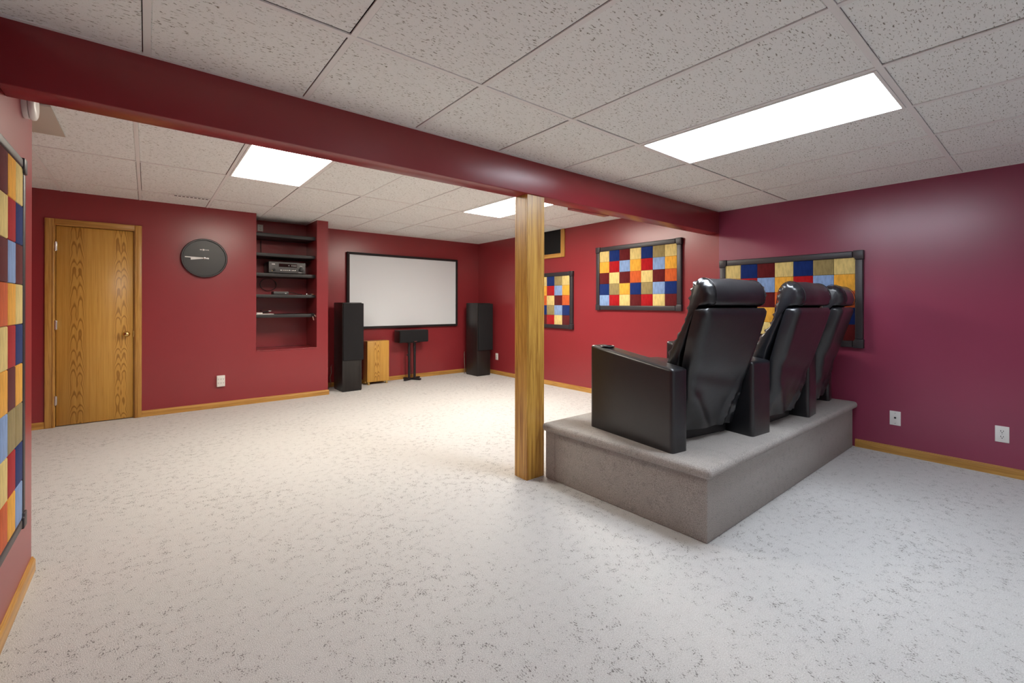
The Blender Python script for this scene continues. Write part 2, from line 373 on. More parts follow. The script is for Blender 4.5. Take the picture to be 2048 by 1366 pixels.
for hz in (1.834, 1.036, 0.269):
    h_ = bx('hinge', (sx0 - 0.010, sx0 + 0.014, -0.008, 0.012, hz - 0.045, hz + 0.045), 'chrome', d, 0.002)
    bm = bm_new(); lathe(bm, [(0.006, hz - 0.048), (0.006, hz + 0.048)], 10, 'z', (sx0 + 0.003, -0.010, 0)); obj('hinge_pin', bm, 'chrome', h_, True)
bm = bm_new(); lathe(bm, [(0.030, 0.004), (0.031, 0.0), (0.026, -0.006), (0.012, -0.010), (0.011, -0.028), (0.020, -0.034), (0.027, -0.046), (0.026, -0.058), (0.016, -0.066), (0.004, -0.068)], 24, 'y', (-0.169 - DX0, 0.010, 0.923))
obj('knob', bm, 'brass', d, True)
bm = bm_new(); box(bm, sx1 - 0.004, sx1 + 0.002, -0.006, 0.006, 0.89, 0.955); obj('strike_plate', bm, 'brass', d)

# ================================================================== COLUMN
c = thing('column', (2.175, 2.465, 0), 'square golden oak post standing under the beam', 'post')
c['kind'] = 'structure'
hw = 0.0835; hd = 0.068
bm = bm_new(); box(bm, -hw, hw, -hd, -hd + 0.019, 0, ZB, 0.002, 1); obj('board', bm, 'oak_post', c)
bm = bm_new(); box(bm, -hw, hw, hd - 0.019, hd, 0, ZB, 0.002, 1); obj('board', bm, 'oak_post', c)
bm = bm_new(); box(bm, -hw, -hw + 0.019, -hd + 0.019, hd - 0.019, 0, ZB, 0.001, 1); obj('board', bm, 'oak_post', c)
bm = bm_new(); box(bm, hw - 0.019, hw, -hd + 0.019, hd - 0.019, 0, ZB, 0.001, 1); obj('board', bm, 'oak_post', c)

# ================================================================== SEATING PLATFORM
ZP = 0.40
pl = thing('seating_platform', (2.27, 1.17, 0), 'low carpeted riser platform under the row of black recliners', 'platform')
PX0, PX1, PY1 = 0.0, XR - 2.27 - 0.040, 1.185
bm = bm_new()
prism(bm, [(0.0, 0.0), (PX1, 0.0), (PX1, PY1), (-0.028, PY1)], 0.0, ZP - 0.055, 'z', 0.006, 2); obj('riser', bm, 'carpet_shaded', pl, True)
bm = bm_new(); bm2 = [(-0.030, -0.030), (PX1 + 0.036, -0.030), (PX1 + 0.036, PY1 + 0.018), (-0.062, PY1 + 0.018)]
prism(bm, bm2, ZP - 0.058, ZP, 'z', 0.026, 5); obj('nosing_top', bm, 'carpet_shaded', pl, True)
bm = bm_new(); prism(bm, [(-0.0285, PY1 - 0.085), (-0.0265, PY1 - 0.085), (-0.0285, PY1), (-0.0325, PY1)], 0.004, ZP - 0.057, 'z'); obj('carpet_seam', bm, 'carpet_shaded', pl)

# ================================================================== RECLINERS
def arm_mesh(x0, x1, wf=None, L=0.70, zr=0.482, zf=0.572, bev=0.026):
    """arm prism; x0..x1 at the rear, narrowing to width wf at the front"""
    bm = bm_new(); cx = (x0 + x1) / 2
    f0, f1 = (x0, x1) if wf is None else (cx - wf / 2, cx + wf / 2)
    P = [(x0, 0, 0), (x1, 0, 0), (f1, L, 0), (f0, L, 0), (x0, 0, zr), (x1, 0, zr), (f1, L, zf), (f0, L, zf)]
    vv = [bm.verts.new(p) for p in P]
    for f in ((0, 3, 2, 1), (4, 5, 6, 7), (0, 1, 5, 4), (1, 2, 6, 5), (2, 3, 7, 6), (3, 0, 4, 7)): bm.faces.new([vv[i] for i in f])
    bmesh.ops.bevel(bm, geom=[e for e in bm.edges if max(v.co.z for v in e.verts) > 0.1], offset=bev, segments=4, profile=0.6, affect='EDGES')
    return bm, (x0, x1, f0, f1, L, zr, zf)
def add_arm(root, loc, rz, bm_info, cup=True, side=-1):
    bm, (x0, x1, f0, f1, L, zr, zf) = bm_info
    a = obj('arm', bm, 'leather', root, True); a.location = loc; a.rotation_euler.z = rz
    zz = lambda y: zr + (zf - zr) * y / L
    for xa, xb in ((x0 + 0.012, f0 + 0.012), (x1 - 0.012, f1 - 0.012)):
        bm = bm_new(); tube(bm, [(xa + (xb - xa) * k / 8, 0.03 + (L - 0.06) * k / 8, zz(0.03 + (L - 0.06) * k / 8) - 0.006) for k in range(9)], 0.0045, 6)
        obj('piping', bm, 'seam', a, True)
    if cup:
        y = L - 0.10; cx = (f0 + f1) / 2
        bm = bm_new(); lathe(bm, [(0.036, -0.004), (0.047, 0.0), (0.050, 0.006), (0.046, 0.009), (0.041, 0.006), (0.040, -0.0)], 28, 'z', (cx, y, zz(y)))
        obj('cup_holder', bm, 'black_plastic', a, True)
    return a
PROF = [(0.135, 0.40), (0.075, 0.56), (0.005, 0.74), (-0.035, 0.835), (-0.098, 0.850), (-0.116, 0.895), (-0.104, 0.950), (-0.072, 0.988), (-0.030, 1.000),
        (0.005, 0.985), (0.030, 0.945), (0.040, 0.89), (0.048, 0.83), (0.060, 0.765), (0.085, 0.71), (0.125, 0.66), (0.165, 0.605), (0.195, 0.53), (0.215, 0.45), (0.205, 0.40)]
def catmull(pts, k):
    n = len(pts); out = []
    for i in range(n):
        p0, p1, p2, p3 = (Vector(pts[(i + j - 1) % n]) for j in range(4))
        for s in range(k):
            u = s / k; out.append(0.5 * ((2 * p1) + (p2 - p0) * u + (2 * p0 - 5 * p1 + 4 * p2 - p3) * u * u + (3 * p1 - p0 - 3 * p2 + p3) * u ** 3))
    return out
def cushion_mesh(half, seed):
    """tall back cushion with puffed head roll, gathered at both ends"""
    bm = bm_new(); prof = catmull(PROF, 3); n = len(prof)
    cen = Vector((sum(p.x for p in prof) / n, sum(p.y for p in prof) / n))
    # spine: shrink profile points towards a spine line at the ends
    def spine(p):
        s = min(max((p.y - 0.42) / 0.50, 0), 1); return Vector((0.165 - 0.205 * s, min(max(p.y, 0.45), 0.93)))
    secs = [-1.0, -0.985, -0.95, -0.90, -0.84, -0.78, -0.60, -0.40, -0.2, 0.0, 0.2, 0.4, 0.6, 0.78, 0.84, 0.90, 0.95, 0.985, 1.0]
    rings = []
    for s in secs:
        e = max(0, (abs(s) - 0.72) / 0.28); k = math.sqrt(max(0.0, 1 - e ** 2.6)) if e < 1 else 0.0
        k = 0.46 + 0.54 * k
        ring = []
        for i, p in enumerate(prof):
            q = spine(p); r = q + (p - q) * k
            front = 1.0 if r.x > q.x else 0.3
            wr = 0.011 * e * math.sin(i * 2.2 + s * 3 + seed) * (1 - max(0, (abs(s) - 0.95) * 20)) * (0.4 + front)
            nv = (p - q); nl = nv.normalized() if nv.length > 1e-4 else Vector((0, 0))
            lump = 0.006 * noise.noise(Vector((s * 2.2 + seed * 3, p.x * 14, p.y * 9)))
            r = r + nl * (wr + lump + 0.010 * (1 - s * s))
            ring.append(bm.verts.new((s * half, r.x, r.y)))
        rings.append(ring)
    for A, B in zip(rings, rings[1:]):
        for i in range(n): bm.faces.new([A[i], A[(i + 1) % n], B[(i + 1) % n], B[i]])
    for rg, rev in ((rings[0], False), (rings[-1], True)):
        c0 = bm.verts.new((rg[0].co.x, sum(v_.co.y for v_ in rg) / n, sum(v_.co.z for v_ in rg) / n))
        for i in range(n): bm.faces.new([c0, rg[(i + 1) % n], rg[i]])
    bm2_, pr = bm, prof
    # seam line (piping) around the head roll, where the side gusset is sewn on
    seams = []
    for s in (-0.80, 0.80):
        pts = []
        for p in prof[8:42]:
            q = spine(p); e = (0.80 - 0.72) / 0.28; k = 0.46 + 0.54 * math.sqrt(1 - e ** 2.6); nv = (p - q); nl = nv.normalized() if nv.length > 1e-4 else Vector((0, 0))
            r = q + (p - q) * k + nl * 0.009; pts.append((s * half, r.x, r.y))
        seams.append(pts)
    return bm, seams
def shell_mesh(seed):
    """outer back panel: tapered, leaning, with creased skirt towards the bottom"""
    bm = bm_new(); NXs, NZs = 28, 34; z0, z1 = 0.075, 0.832; th = 0.085
    def hwf(z): return 0.272 + 0.036 * min(max((z - 0.28) / 0.38, 0), 1)
    def rear(u, z):
        y = 0.115 - (z - 0.05) * 0.300
        e = max(0.0, (abs(u) - 0.86) / 0.14); y += 0.030 * e * e            # rounded vertical edges
        e2 = max(0.0, (z - 0.795) / 0.037); y += 0.022 * e2 * e2            # rounded top edge
        b = min(max((0.46 - z) / 0.30, 0), 1)
        # creases: fold from right arm to lower left, a sagging diagonal from the left and shallow lumps
        f1 = math.exp(-((u - (0.92 - (0.46 - z) * 1.35)) / 0.06) ** 2) if z < 0.46 else 0
        f2 = math.exp(-((u - (0.97 - (0.46 - z) * 0.65)) / 0.04) ** 2) if z < 0.46 else 0
        f3 = math.exp(-((u + 0.95 - (0.34 - z) * 3.0) / 0.22) ** 2) if z < 0.36 else 0
        y -= 0.024 * b * f1 + 0.017 * b * f2 + 0.022 * f3 * min(1, (0.36 - z) / 0.08 if z < 0.36 else 0)
        y += 0.010 * b * noise.noise(Vector((u * 2.5, z * 6, seed)))
        y += 0.012 * math.exp(-((z - 0.41 + 0.05 * u) / 0.05) ** 2)         # waist where panel turns over the frame
        return y
    R_, F_ = [], []
    for j in range(NZs + 1):
        z = z0 + (z1 - z0) * j / NZs; R_.append([]); F_.append([])
        for i in range(NXs + 1):
            u = -1 + 2 * i / NXs; x = u * hwf(z); ctop = -0.012 * max(0, (abs(u) - 0.90) / 0.10) if j == NZs else 0
            R_[-1].append(bm.verts.new((x, rear(u, z), z + ctop))); F_[-1].append(bm.verts.new((x, 0.115 - (z - 0.05) * 0.300 + th, z + ctop)))
    for j in range(NZs):
        for i in range(NXs):
            bm.faces.new([R_[j][i], R_[j][i + 1], R_[j + 1][i + 1], R_[j + 1][i]]); bm.faces.new([F_[j][i + 1], F_[j][i], F_[j + 1][i], F_[j + 1][i + 1]])
        bm.faces.new([R_[j][0], R_[j + 1][0], F_[j + 1][0], F_[j][0]]); bm.faces.new([R_[j + 1][NXs], R_[j][NXs], F_[j][NXs], F_[j + 1][NXs]])
    for i in range(NXs):
        bm.faces.new([R_[0][i + 1], R_[0][i], F_[0][i], F_[0][i + 1]]); bm.faces.new([R_[NZs][i], R_[NZs][i + 1], F_[NZs][i + 1], F_[NZs][i]])
    return bm
def recliner(loc, rotz, seed, label):
    t_ = thing('recliner', (*loc, ZP), label, 'armchair', 'row of black home theatre recliners', rotz)
    obj('back_panel', shell_mesh(seed), 'leather', t_, True)
    bm, seams = cushion_mesh(0.292, seed); bc = obj('back_cushion', bm, 'leather', t_, True)
    for p in seams: bm = bm_new(); tube(bm, p, 0.0028, 5); obj('seam', bm, 'seam', bc, True)
    bm = bm_new(); box(bm, -0.255, 0.255, 0.215, 0.77, 0.27, 0.445, 0.05, 4); obj('seat_cushion', bm, 'leather', t_, True)
    bm = bm_new(); box(bm, -0.25, 0.25, 0.62, 0.75, 0.06, 0.272, 0.02, 3); obj('footrest', bm, 'leather', t_, True)
    bm = bm_new(); box(bm, -0.25, 0.25, 0.20, 0.61, 0.088, 0.265, 0.01, 2); obj('seat_frame', bm, 'black_metal', t_, True)
    bm = bm_new(); box(bm, -0.245, 0.245, 0.150, 0.60, 0.004, 0.088, 0.006, 1); obj('base_box', bm, 'black_plastic', t_)
    for sx in (-0.22, 0.22):
        bm = bm_new(); box(bm, sx - 0.02, sx + 0.02, 0.16, 0.62, 0.0, 0.006); obj('foot_rail', bm, 'black_metal', t_)
    return t_
def local(root, wx, wy, wrz):
    """world point and heading into the recliner's own frame"""
    dx, dy = wx - root.location.x, wy - root.location.y; a = -root.rotation_euler.z
    return (dx * math.cos(a) - dy * math.sin(a), dx * math.sin(a) + dy * math.cos(a), 0.0), wrz + a
r1 = recliner((2.765, 1.325), R(-9.5), 1.0, 'black leather recliner nearest the oak post, its arm showing a cup holder')
r2 = recliner((3.565, 1.175), R(-1.5), 2.3, 'middle black leather recliner of the row of three')
r3 = recliner((4.395, 1.200), R(7.0), 4.1, 'black leather recliner at the wall end of the row')
l_, a_ = local(r1, 2.385, 1.390, R(-8.0)); add_arm(r1, l_, a_, arm_mesh(-0.068, 0.066), True)
l_, a_ = local(r1, 3.137, 1.245, R(-5.5)); add_arm(r1, l_, a_, arm_mesh(-0.118, 0.112, 0.14), True)
l_, a_ = local(r2, 3.985, 1.214, R(4.5)); add_arm(r2, l_, a_, arm_mesh(-0.112, 0.106, 0.14), True)
l_, a_ = local(r3, 4.745, 1.310, R(7.0)); add_arm(r3, l_, a_, arm_mesh(-0.066, 0.066), True)

# ================================================================== RUG PANELS ON THE WALLS
PAT = ['cnmcnoc', 'grbgrbg', 'mcmxcmx', 'nogno' + 'bn', 'brcmrcm']
LPAT = [  # tall panel, columns listed from the far edge towards the camera
    'cgmnbo', 'nrcgmc', 'mbmcrn', 'cgxbno', 'nrcmcg', 'gmgrbn', 'oobcxm', 'nrcgob', 'bgxnmc']
def rug(name, y0, y1, z0, z1, wallx, nx, pat, label, colsign, fw=0.058, D=0.044):
    """panel hung on a wall of constant x; nx points out of the wall; colsign +1 if columns run towards +y"""
    t_ = thing(name, (wallx, (y0 + y1) / 2, z0), label, 'wall hanging', 'framed patchwork rug panels')
    W, H = y1 - y0, z1 - z0; cy = W / 2
    def X(a, b): return (min(a * nx, b * nx), max(a * nx, b * nx))
    bx('backing', (*X(0.0, 0.012), -cy + 0.01, cy - 0.01, 0.01, H - 0.01), 'frame', t_)
    nc, nr = len(pat[0]), len(pat); iw, ih = W - 2 * fw + 0.012, H - 2 * fw + 0.012; tw, th = iw / nc, ih / nr
    cache = {}
    for r_ in range(nr):
        for c_ in range(nc):
            k = pat[r_][c_]; yy = colsign * (-iw / 2 + (c_ + 0.5) * tw); zz = H / 2 + ih / 2 - (r_ + 0.5) * th
            loc = (nx * 0.012, yy, zz)
            if k in cache: share('rug_square', cache[k], t_, loc)
            else:
                bm = bm_new(); g = 0.0006; box(bm, *X(0.0, 0.014), -tw / 2 + g, tw / 2 - g, -th / 2 + g, th / 2 - g, 0.004, 2)
                cache[k] = obj('rug_square', bm, RUGM[k], t_, True, loc=loc)
    cb = fw + 0.017
    for dims in ((-cy + cb, cy - cb, 0, fw), (-cy + cb, cy - cb, H - fw, H), (-cy, -cy + fw, cb, H - cb), (cy - fw, cy, cb, H - cb)):
        bx('frame_bar', (*X(0.0, D - 0.004), *dims), 'frame', t_, 0.008, 3)
    for sy in (-1, 1):
        for bz, tz in ((-0.004, cb), (H - cb, H + 0.004)):
            bm = bm_new(); e = cy + 0.004
            a0, a1 = sorted((sy * e, sy * (e - cb))); b0, b1 = sorted((sy * e, sy * (e - fw - 0.004)))
            if bz < 0: pts = [(sy * e, bz), (sy * (e - cb), bz), (sy * (e - cb), bz + fw + 0.006), (sy * (e - fw - 0.006), bz + fw + 0.006), (sy * (e - fw - 0.006), tz), (sy * e, tz)]
            else: pts = [(sy * e, tz), (sy * (e - cb), tz), (sy * (e - cb), tz - fw - 0.006), (sy * (e - fw - 0.006), tz - fw - 0.006), (sy * (e - fw - 0.006), bz), (sy * e, bz)]
            prism(bm, pts, *X(0.0, D), 'x', 0.004, 2); obj('corner_bracket', bm, 'frame', t_, True)
    return t_
rug('rug_panel', 1.098, 2.358, 0.876, 1.728, XR, -1, PAT, 'patchwork rug in charcoal frame on wall behind the recliners', -1)
rug('rug_panel', 2.812, 4.093, 1.180, 2.035, XR, -1, PAT, 'patchwork rug in charcoal frame hung highest, between beam and oak post', -1)
rug('rug_panel', 4.540, 5.815, 0.890, 1.742, XR, -1, PAT, 'patchwork rug in charcoal frame partly hidden by the oak post', -1)
rug('rug_panel', 1.880, 2.698, 0.345, 1.835, XL, 1, LPAT, 'tall patchwork rug hung at the left edge beside the door', -1, 0.040, 0.034)

# ================================================================== PANEL IN OAK FRAME UNDER THE CEILING (right wall)
t_ = thing('wall_panel', (XR, 5.25, 1.97), 'black panel in oak frame high on red wall behind the post', 'panel')
hy = 0.53; H_ = ZF - 1.97 - 0.002
bx('panel_board', (-0.012, 0.0, -hy + 0.05, hy - 0.05, 0.05, H_), 'black_panel', t_)
bx('frame_bar', (-0.024, 0.0, -hy, -hy + 0.075, 0.0, H_), 'oakZ', t_, 0.003); bx('frame_bar', (-0.024, 0.0, hy - 0.075, hy, 0.0, H_), 'oakZ', t_, 0.003)
bx('frame_bar', (-0.024, 0.0, -hy + 0.075, hy - 0.075, 0.0, 0.062), 'oakY', t_, 0.003)

# ================================================================== PROJECTION SCREEN
t_ = thing('projection_screen', (3.385, YS, 0.865), 'white projection screen in black frame on the far wall', 'screen')
W2 = 0.995; H_ = 1.195; fb = 0.036
bx('screen_fabric', (-W2 + 0.02, W2 - 0.02, -0.040, -0.032, 0.02, H_ - 0.02), 'screen', t_)
bx('screen_backing', (-W2 + 0.02, W2 - 0.02, -0.032, 0.0, 0.02, H_ - 0.02), 'screen_frame', t_)
for dims in ((-W2, W2, -0.055, 0, 0, fb), (-W2, W2, -0.055, 0, H_ - fb, H_), (-W2, -W2 + fb, -0.055, 0, fb, H_ - fb), (W2 - fb, W2, -0.055, 0, fb, H_ - fb)):
    bx('frame_bar', dims, 'screen_frame', t_, 0.003)

# ================================================================== SPEAKERS
def tower(x, y, w_, d_, label, gx0, gx1):
    t_ = thing('tower_speaker', (x, y, 0), label, 'speaker', 'tower speakers beside the screen')
    bx('cabinet', (0, w_, 0, d_, 0.012, 1.272), 'black_wood', t_, 0.004)
    bx('plinth', (0.006, w_ - 0.006, 0.004, d_ - 0.006, 0.0, 0.014), 'black_plastic', t_)
    bx('grille', (gx0, gx1, -0.030, -0.001, 0.445, 1.266), 'grille', t_, 0.010, 3)
    bx('top_plate', (0.002, w_ - 0.002, 0.004, d_ - 0.004, 1.2705, 1.2765), 'black_plastic', t_, 0.002)
    bx('terminal_plate', (0.09, w_ - 0.09, d_ - 0.001, d_ + 0.004, 0.20, 0.34), 'black_plastic', t_)
    return t_
tower(2.156, 6.455, 0.280, 0.370, 'tall black tower speaker left of the oak subwoofer', 0.004, 0.298)
tower(4.457, 6.425, 0.283, 0.350, 'tall black tower speaker standing in the far right corner', 0.012, 0.320)
bm = bm_new(); tube(bm, [(4.452 - 0.012, 6.80, 0.40), (4.435, 6.80, 0.36), (4.437, 6.80, 0.25), (4.445, 6.80, 0.14), (4.452, 6.81, 0.06), (4.448, 6.82, 0.006)], 0.005, 6)
tag(obj('speaker_cable', bm, 'cable', None, True), 'thin grey cable hanging behind the far right tower speaker', 'cable')
bm = bm_new(); tube(bm, [(2.125, 6.80, 0.36), (2.108, 6.81, 0.33), (2.112, 6.80, 0.24), (2.095, 6.82, 0.17), (2.12, 6.84, 0.08), (2.09, 6.86, 0.006)], 0.005, 6)
tag(obj('speaker_cable', bm, 'cable', None, True), 'thin grey cable behind the tower speaker by the niche wall', 'cable')
t_ = thing('subwoofer', (2.642, 6.770, 0), 'golden oak subwoofer cabinet on short feet below the screen', 'subwoofer')
bx('front_panel', (0, 0.352, 0, 0.018, 0.045, 0.678), 'oak_door', t_, 0.002)
bx('cabinet', (0, 0.352, 0.018, 0.195, 0.045, 0.678), 'oakZ', t_, 0.002)
for fx_, fy_ in ((0.03, 0.03), (0.322, 0.03), (0.03, 0.165), (0.322, 0.165)):
    bm = bm_new(); lathe(bm, [(0.020, 0.0), (0.022, 0.012), (0.015, 0.03), (0.020, 0.046)], 14, 'z', (fx_, fy_, 0)); obj('foot', bm, 'brass', t_, True)
t_ = thing('speaker_stand', (3.425, 6.845, 0), 'black two-post speaker stand with crossed base on carpet', 'stand')
def bar(bm, p, q, hw_, z0, z1):
    p, q = Vector(p), Vector(q); d_ = (q - p).normalized(); n_ = Vector((-d_.y, d_.x)) * hw_
    prism(bm, [tuple(p - n_), tuple(q - n_), tuple(q + n_), tuple(p + n_)], z0, z1, 'z', 0.004, 2)
bm = bm_new(); bar(bm, (-0.165, -0.075), (0.175, 0.075), 0.022, 0.004, 0.030); obj('base_bar', bm, 'black_metal', t_, True)
bm = bm_new(); bar(bm, (0.080, -0.160), (-0.085, 0.115), 0.022, 0.006, 0.032); obj('base_bar', bm, 'black_metal', t_, True)
for px in (-0.048, 0.052):
    bm = bm_new(); lathe(bm, [(0.021, 0.028), (0.021, 0.618)], 16, 'z', (px, 0.0, 0)); obj('post', bm, 'black_metal', t_, True)
bx('top_plate', (-0.11, 0.11, -0.08, 0.08, 0.616, 0.626), 'black_metal', t_, 0.002)
bx('cable_clip', (-0.085, -0.067, -0.010, 0.010, 0.40, 0.43), 'black_plastic', t_)
t_ = thing('centre_speaker', (3.41, 6.735, 0.628), 'black centre speaker lying on the two-post stand', 'speaker')
bx('cabinet', (-0.252, 0.252, 0.0, 0.20, 0, 0.200), 'black_wood', t_, 0.004)
bx('grille', (-0.256, 0.256, -0.022, 0.0, 0.004, 0.200), 'grille', t_, 0.012, 3)
bx('badge', (-0.005, 0.042, -0.024, -0.0215, 0.012, 0.020), 'chrome', t_)

# ================================================================== NICHE SHELVES AND WHAT LIES ON THEM
SH = [(2.128, 2.172), (1.872, 1.913), (1.612, 1.655), (1.337, 1.377), (1.075, 1.118)]
for i, (z0, z1) in enumerate(SH):
    lab = ['topmost black shelf in the wall niche', 'second black niche shelf from the top, above the receiver', 'third black niche shelf carrying the receiver', 'fourth black niche shelf carrying the slim disc player', 'lowest black niche shelf carrying papers and loose plugs'][i]
    s_ = bx('shelf', (NX0, NX1 - 0.0, 6.50, YN, z0, z1), 'shelf', None, 0.002); tag(s_, lab, 'shelf', 'black shelves in the wall niche')
t_ = thing('receiver', (1.462, 6.545, SH[2][1]), 'dark grey audio receiver with display and knobs on niche shelf', 'receiver')
bx('case', (-0.222, 0.222, 0.018, 0.33, 0.012, 0.152), 'black_plastic', t_, 0.003)
fp = bx('fascia', (-0.225, 0.225, 0.0, 0.018, 0.010, 0.156), 'recv', t_, 0.003)
bx('display', (-0.105, 0.115, -0.0025, 0.0, 0.090, 0.132), 'display', fp)
bm = bm_new()
for q in range(5): box(bm, 0.045 + q * 0.014, 0.053 + q * 0.014, -0.0032, -0.0024, 0.101, 0.122)
box(bm, 0.006, 0.026, -0.0032, -0.0024, 0.106, 0.116); obj('display_digits', bm, mat('dim_segments', (0.22, 0.22, 0.22), 0.5), fp)
for cx_, cz_, r_ in ((0.170, 0.062, 0.027), (-0.165, 0.048, 0.014)):
    bm = bm_new(); lathe(bm, [(r_ + 0.006, 0.0), (r_ + 0.006, -0.003), (r_, -0.004), (r_ * 0.92, -0.020), (r_ * 0.5, -0.022)], 24, 'y', (cx_, 0, cz_)); obj('dial', bm, 'black_plastic', fp, True)
for q in range(8):
    bx('button', (-0.085 + q * 0.024, -0.071 + q * 0.024, -0.005, 0.0, 0.040, 0.050), 'chrome', fp, 0.001)
bm = bm_new(); box(bm, -0.190, -0.152, -0.001, 0.0, 0.117, 0.127); box(bm, 0.150, 0.182, -0.001, 0.0, 0.108, 0.112); box(bm, 0.132, 0.176, -0.001, 0.0, 0.020, 0.025); obj('printed_marks', bm, 'mark', fp)
bx('status_light', (-0.190, -0.180, -0.002, 0.0, 0.030, 0.042), mat('amber_indicator', (0.75, 0.6, 0.25), 0.4), fp)
for fx_ in (-0.17, 0.17):
    for fy_ in (0.05, 0.28): bm = bm_new(); lathe(bm, [(0.02, 0.0), (0.02, 0.013)], 12, 'z', (fx_, fy_, 0)); obj('foot', bm, 'black_plastic', t_)
t_ = thing('disc_player', (1.385, 6.54, SH[3][1]), 'slim dark disc player on the fourth niche shelf', 'disc player')
bx('case', (-0.090, 0.090, 0.0, 0.16, 0.004, 0.042), 'recv', t_, 0.003); bx('base', (-0.08, 0.08, 0.01, 0.15, 0.0, 0.005), 'black_plastic', t_)
bx('front_marks', (0.045, 0.062, -0.001, 0.0, 0.012, 0.022), 'mark', t_)
bm = bm_new(); tube(bm, [(1.50, 6.60, SH[3][1] + 0.030), (1.55, 6.58, SH[3][1] + 0.022), (1.60, 6.55, SH[3][1] + 0.008), (1.64, 6.53, SH[3][1] + 0.006)], 0.005, 6)
tag(obj('cable', bm, 'cable_black', None, True), 'short black cable lying beside the slim disc player', 'cable')
for x_, y_, rz in ((1.703, 6.522, 0.5), (1.757, 6.522, -0.7)):
    p_ = thing('plug', (x_, y_, SH[3][1]), 'small silver plug on the fourth niche shelf, %s' % ('left of the two' if x_ < 1.73 else 'right of the two'), 'plug', 'silver plugs on the niche shelf', rz)
    bm = bm_new(); lathe(bm, [(0.006, -0.022), (0.010, -0.018), (0.010, 0.004), (0.005, 0.008), (0.005, 0.020)], 12, 'x', (0, 0, 0.0105)); obj('plug_body', bm, 'chrome', p_, True)
    bm = bm_new(); lathe(bm, [(0.003, 0.020), (0.003, 0.038)], 8, 'x', (0, 0, 0.0105)); obj('plug_tip', bm, 'brass', p_, True)
z5 = SH[4][1]
o = bx('paper_sheet', (1.082, 1.290, 6.503, 6.70, z5, z5 + 0.006), 'paper', None); tag(o, 'flat white papers on the lowest niche shelf', 'paper')
t_ = thing('remote_control', (1.13, 6.56, z5 + 0.006), 'small white remote lying on the papers in the niche', 'remote'); t_.rotation_euler.z = 0.15
bx('case', (-0.035, 0.035, -0.02, 0.10, 0, 0.018), 'white_plastic', t_, 0.005); bm = bm_new(); box(bm, -0.02, 0.02, 0.01, 0.08, 0.0178, 0.0195); obj('keypad', bm, 'recv', t_)
t_ = thing('coiled_cable', (1.20, 6.62, z5 + 0.006), 'black coiled cable lying on the papers in the niche', 'cable')
bm = bm_new(); tube(bm, [(0.05 * math.cos(a * 0.35), 0.04 * math.sin(a * 0.35), 0.006 + 0.0012 * a) for a in range(30)], 0.005, 6); obj('coil', bm, 'cable_black', t_, True)
bm = bm_new(); lathe(bm, [(0.005, 0.0), (0.007, 0.004), (0.007, 0.028), (0.003, 0.034)], 10, 'x', (0.045, -0.02, 0.036)); obj('connector', bm, 'chrome', t_, True)
t_ = thing('audio_cable', (1.755, 6.494, z5), 'pair of copper-tipped cable plugs hanging over the lowest shelf edge', 'cable')
for dx_, ex_, ez_ in ((0.0, 0.022, -0.086), (0.018, 0.050, -0.036)):
    bm = bm_new(); tube(bm, [(dx_ - 0.015, 0.06, 0.006), (dx_ - 0.006, 0.02, 0.008), (dx_, -0.004, 0.004), (dx_ + (ex_ - dx_) * 0.35, -0.012, ez_ * 0.4)], 0.004, 6); lead = obj('lead', bm, 'cable_black', t_, True)
    bm = bm_new(); tube(bm, [(dx_ + (ex_ - dx_) * 0.35, -0.012, ez_ * 0.4), (dx_ + (ex_ - dx_) * 0.4, -0.0125, ez_ * 0.45)], 0.0055, 8); tube(bm, [(dx_ + (ex_ - dx_) * 0.4, -0.0125, ez_ * 0.45), (ex_, -0.014, ez_)], 0.0075, 8); obj('plug', bm, 'plug', t_, True)
bm = bm_new(); tube(bm, [(1.215, YN - 0.012, 2.24), (1.214, YN - 0.014, 2.185)], 0.005, 6); tube(bm, [(1.214, YN - 0.014, 2.12), (1.212, YN - 0.016, 2.02), (1.215, YN - 0.02, 1.915)], 0.005, 6)
tag(obj('power_cable', bm, 'cable_black', None, True), 'black power cable dropping behind the upper niche shelves', 'cable')
bm = bm_new(); tube(bm, [(1.30 + 0.10 * math.cos(a * 0.3), YN - 0.02 - 0.0008 * a, 1.52 + 0.085 * math.sin(a * 0.3)) for a in range(24)], 0.004, 6)
tag(obj('cable', bm, 'cable_black', None, True), 'black cable looped behind the slim disc player', 'cable')

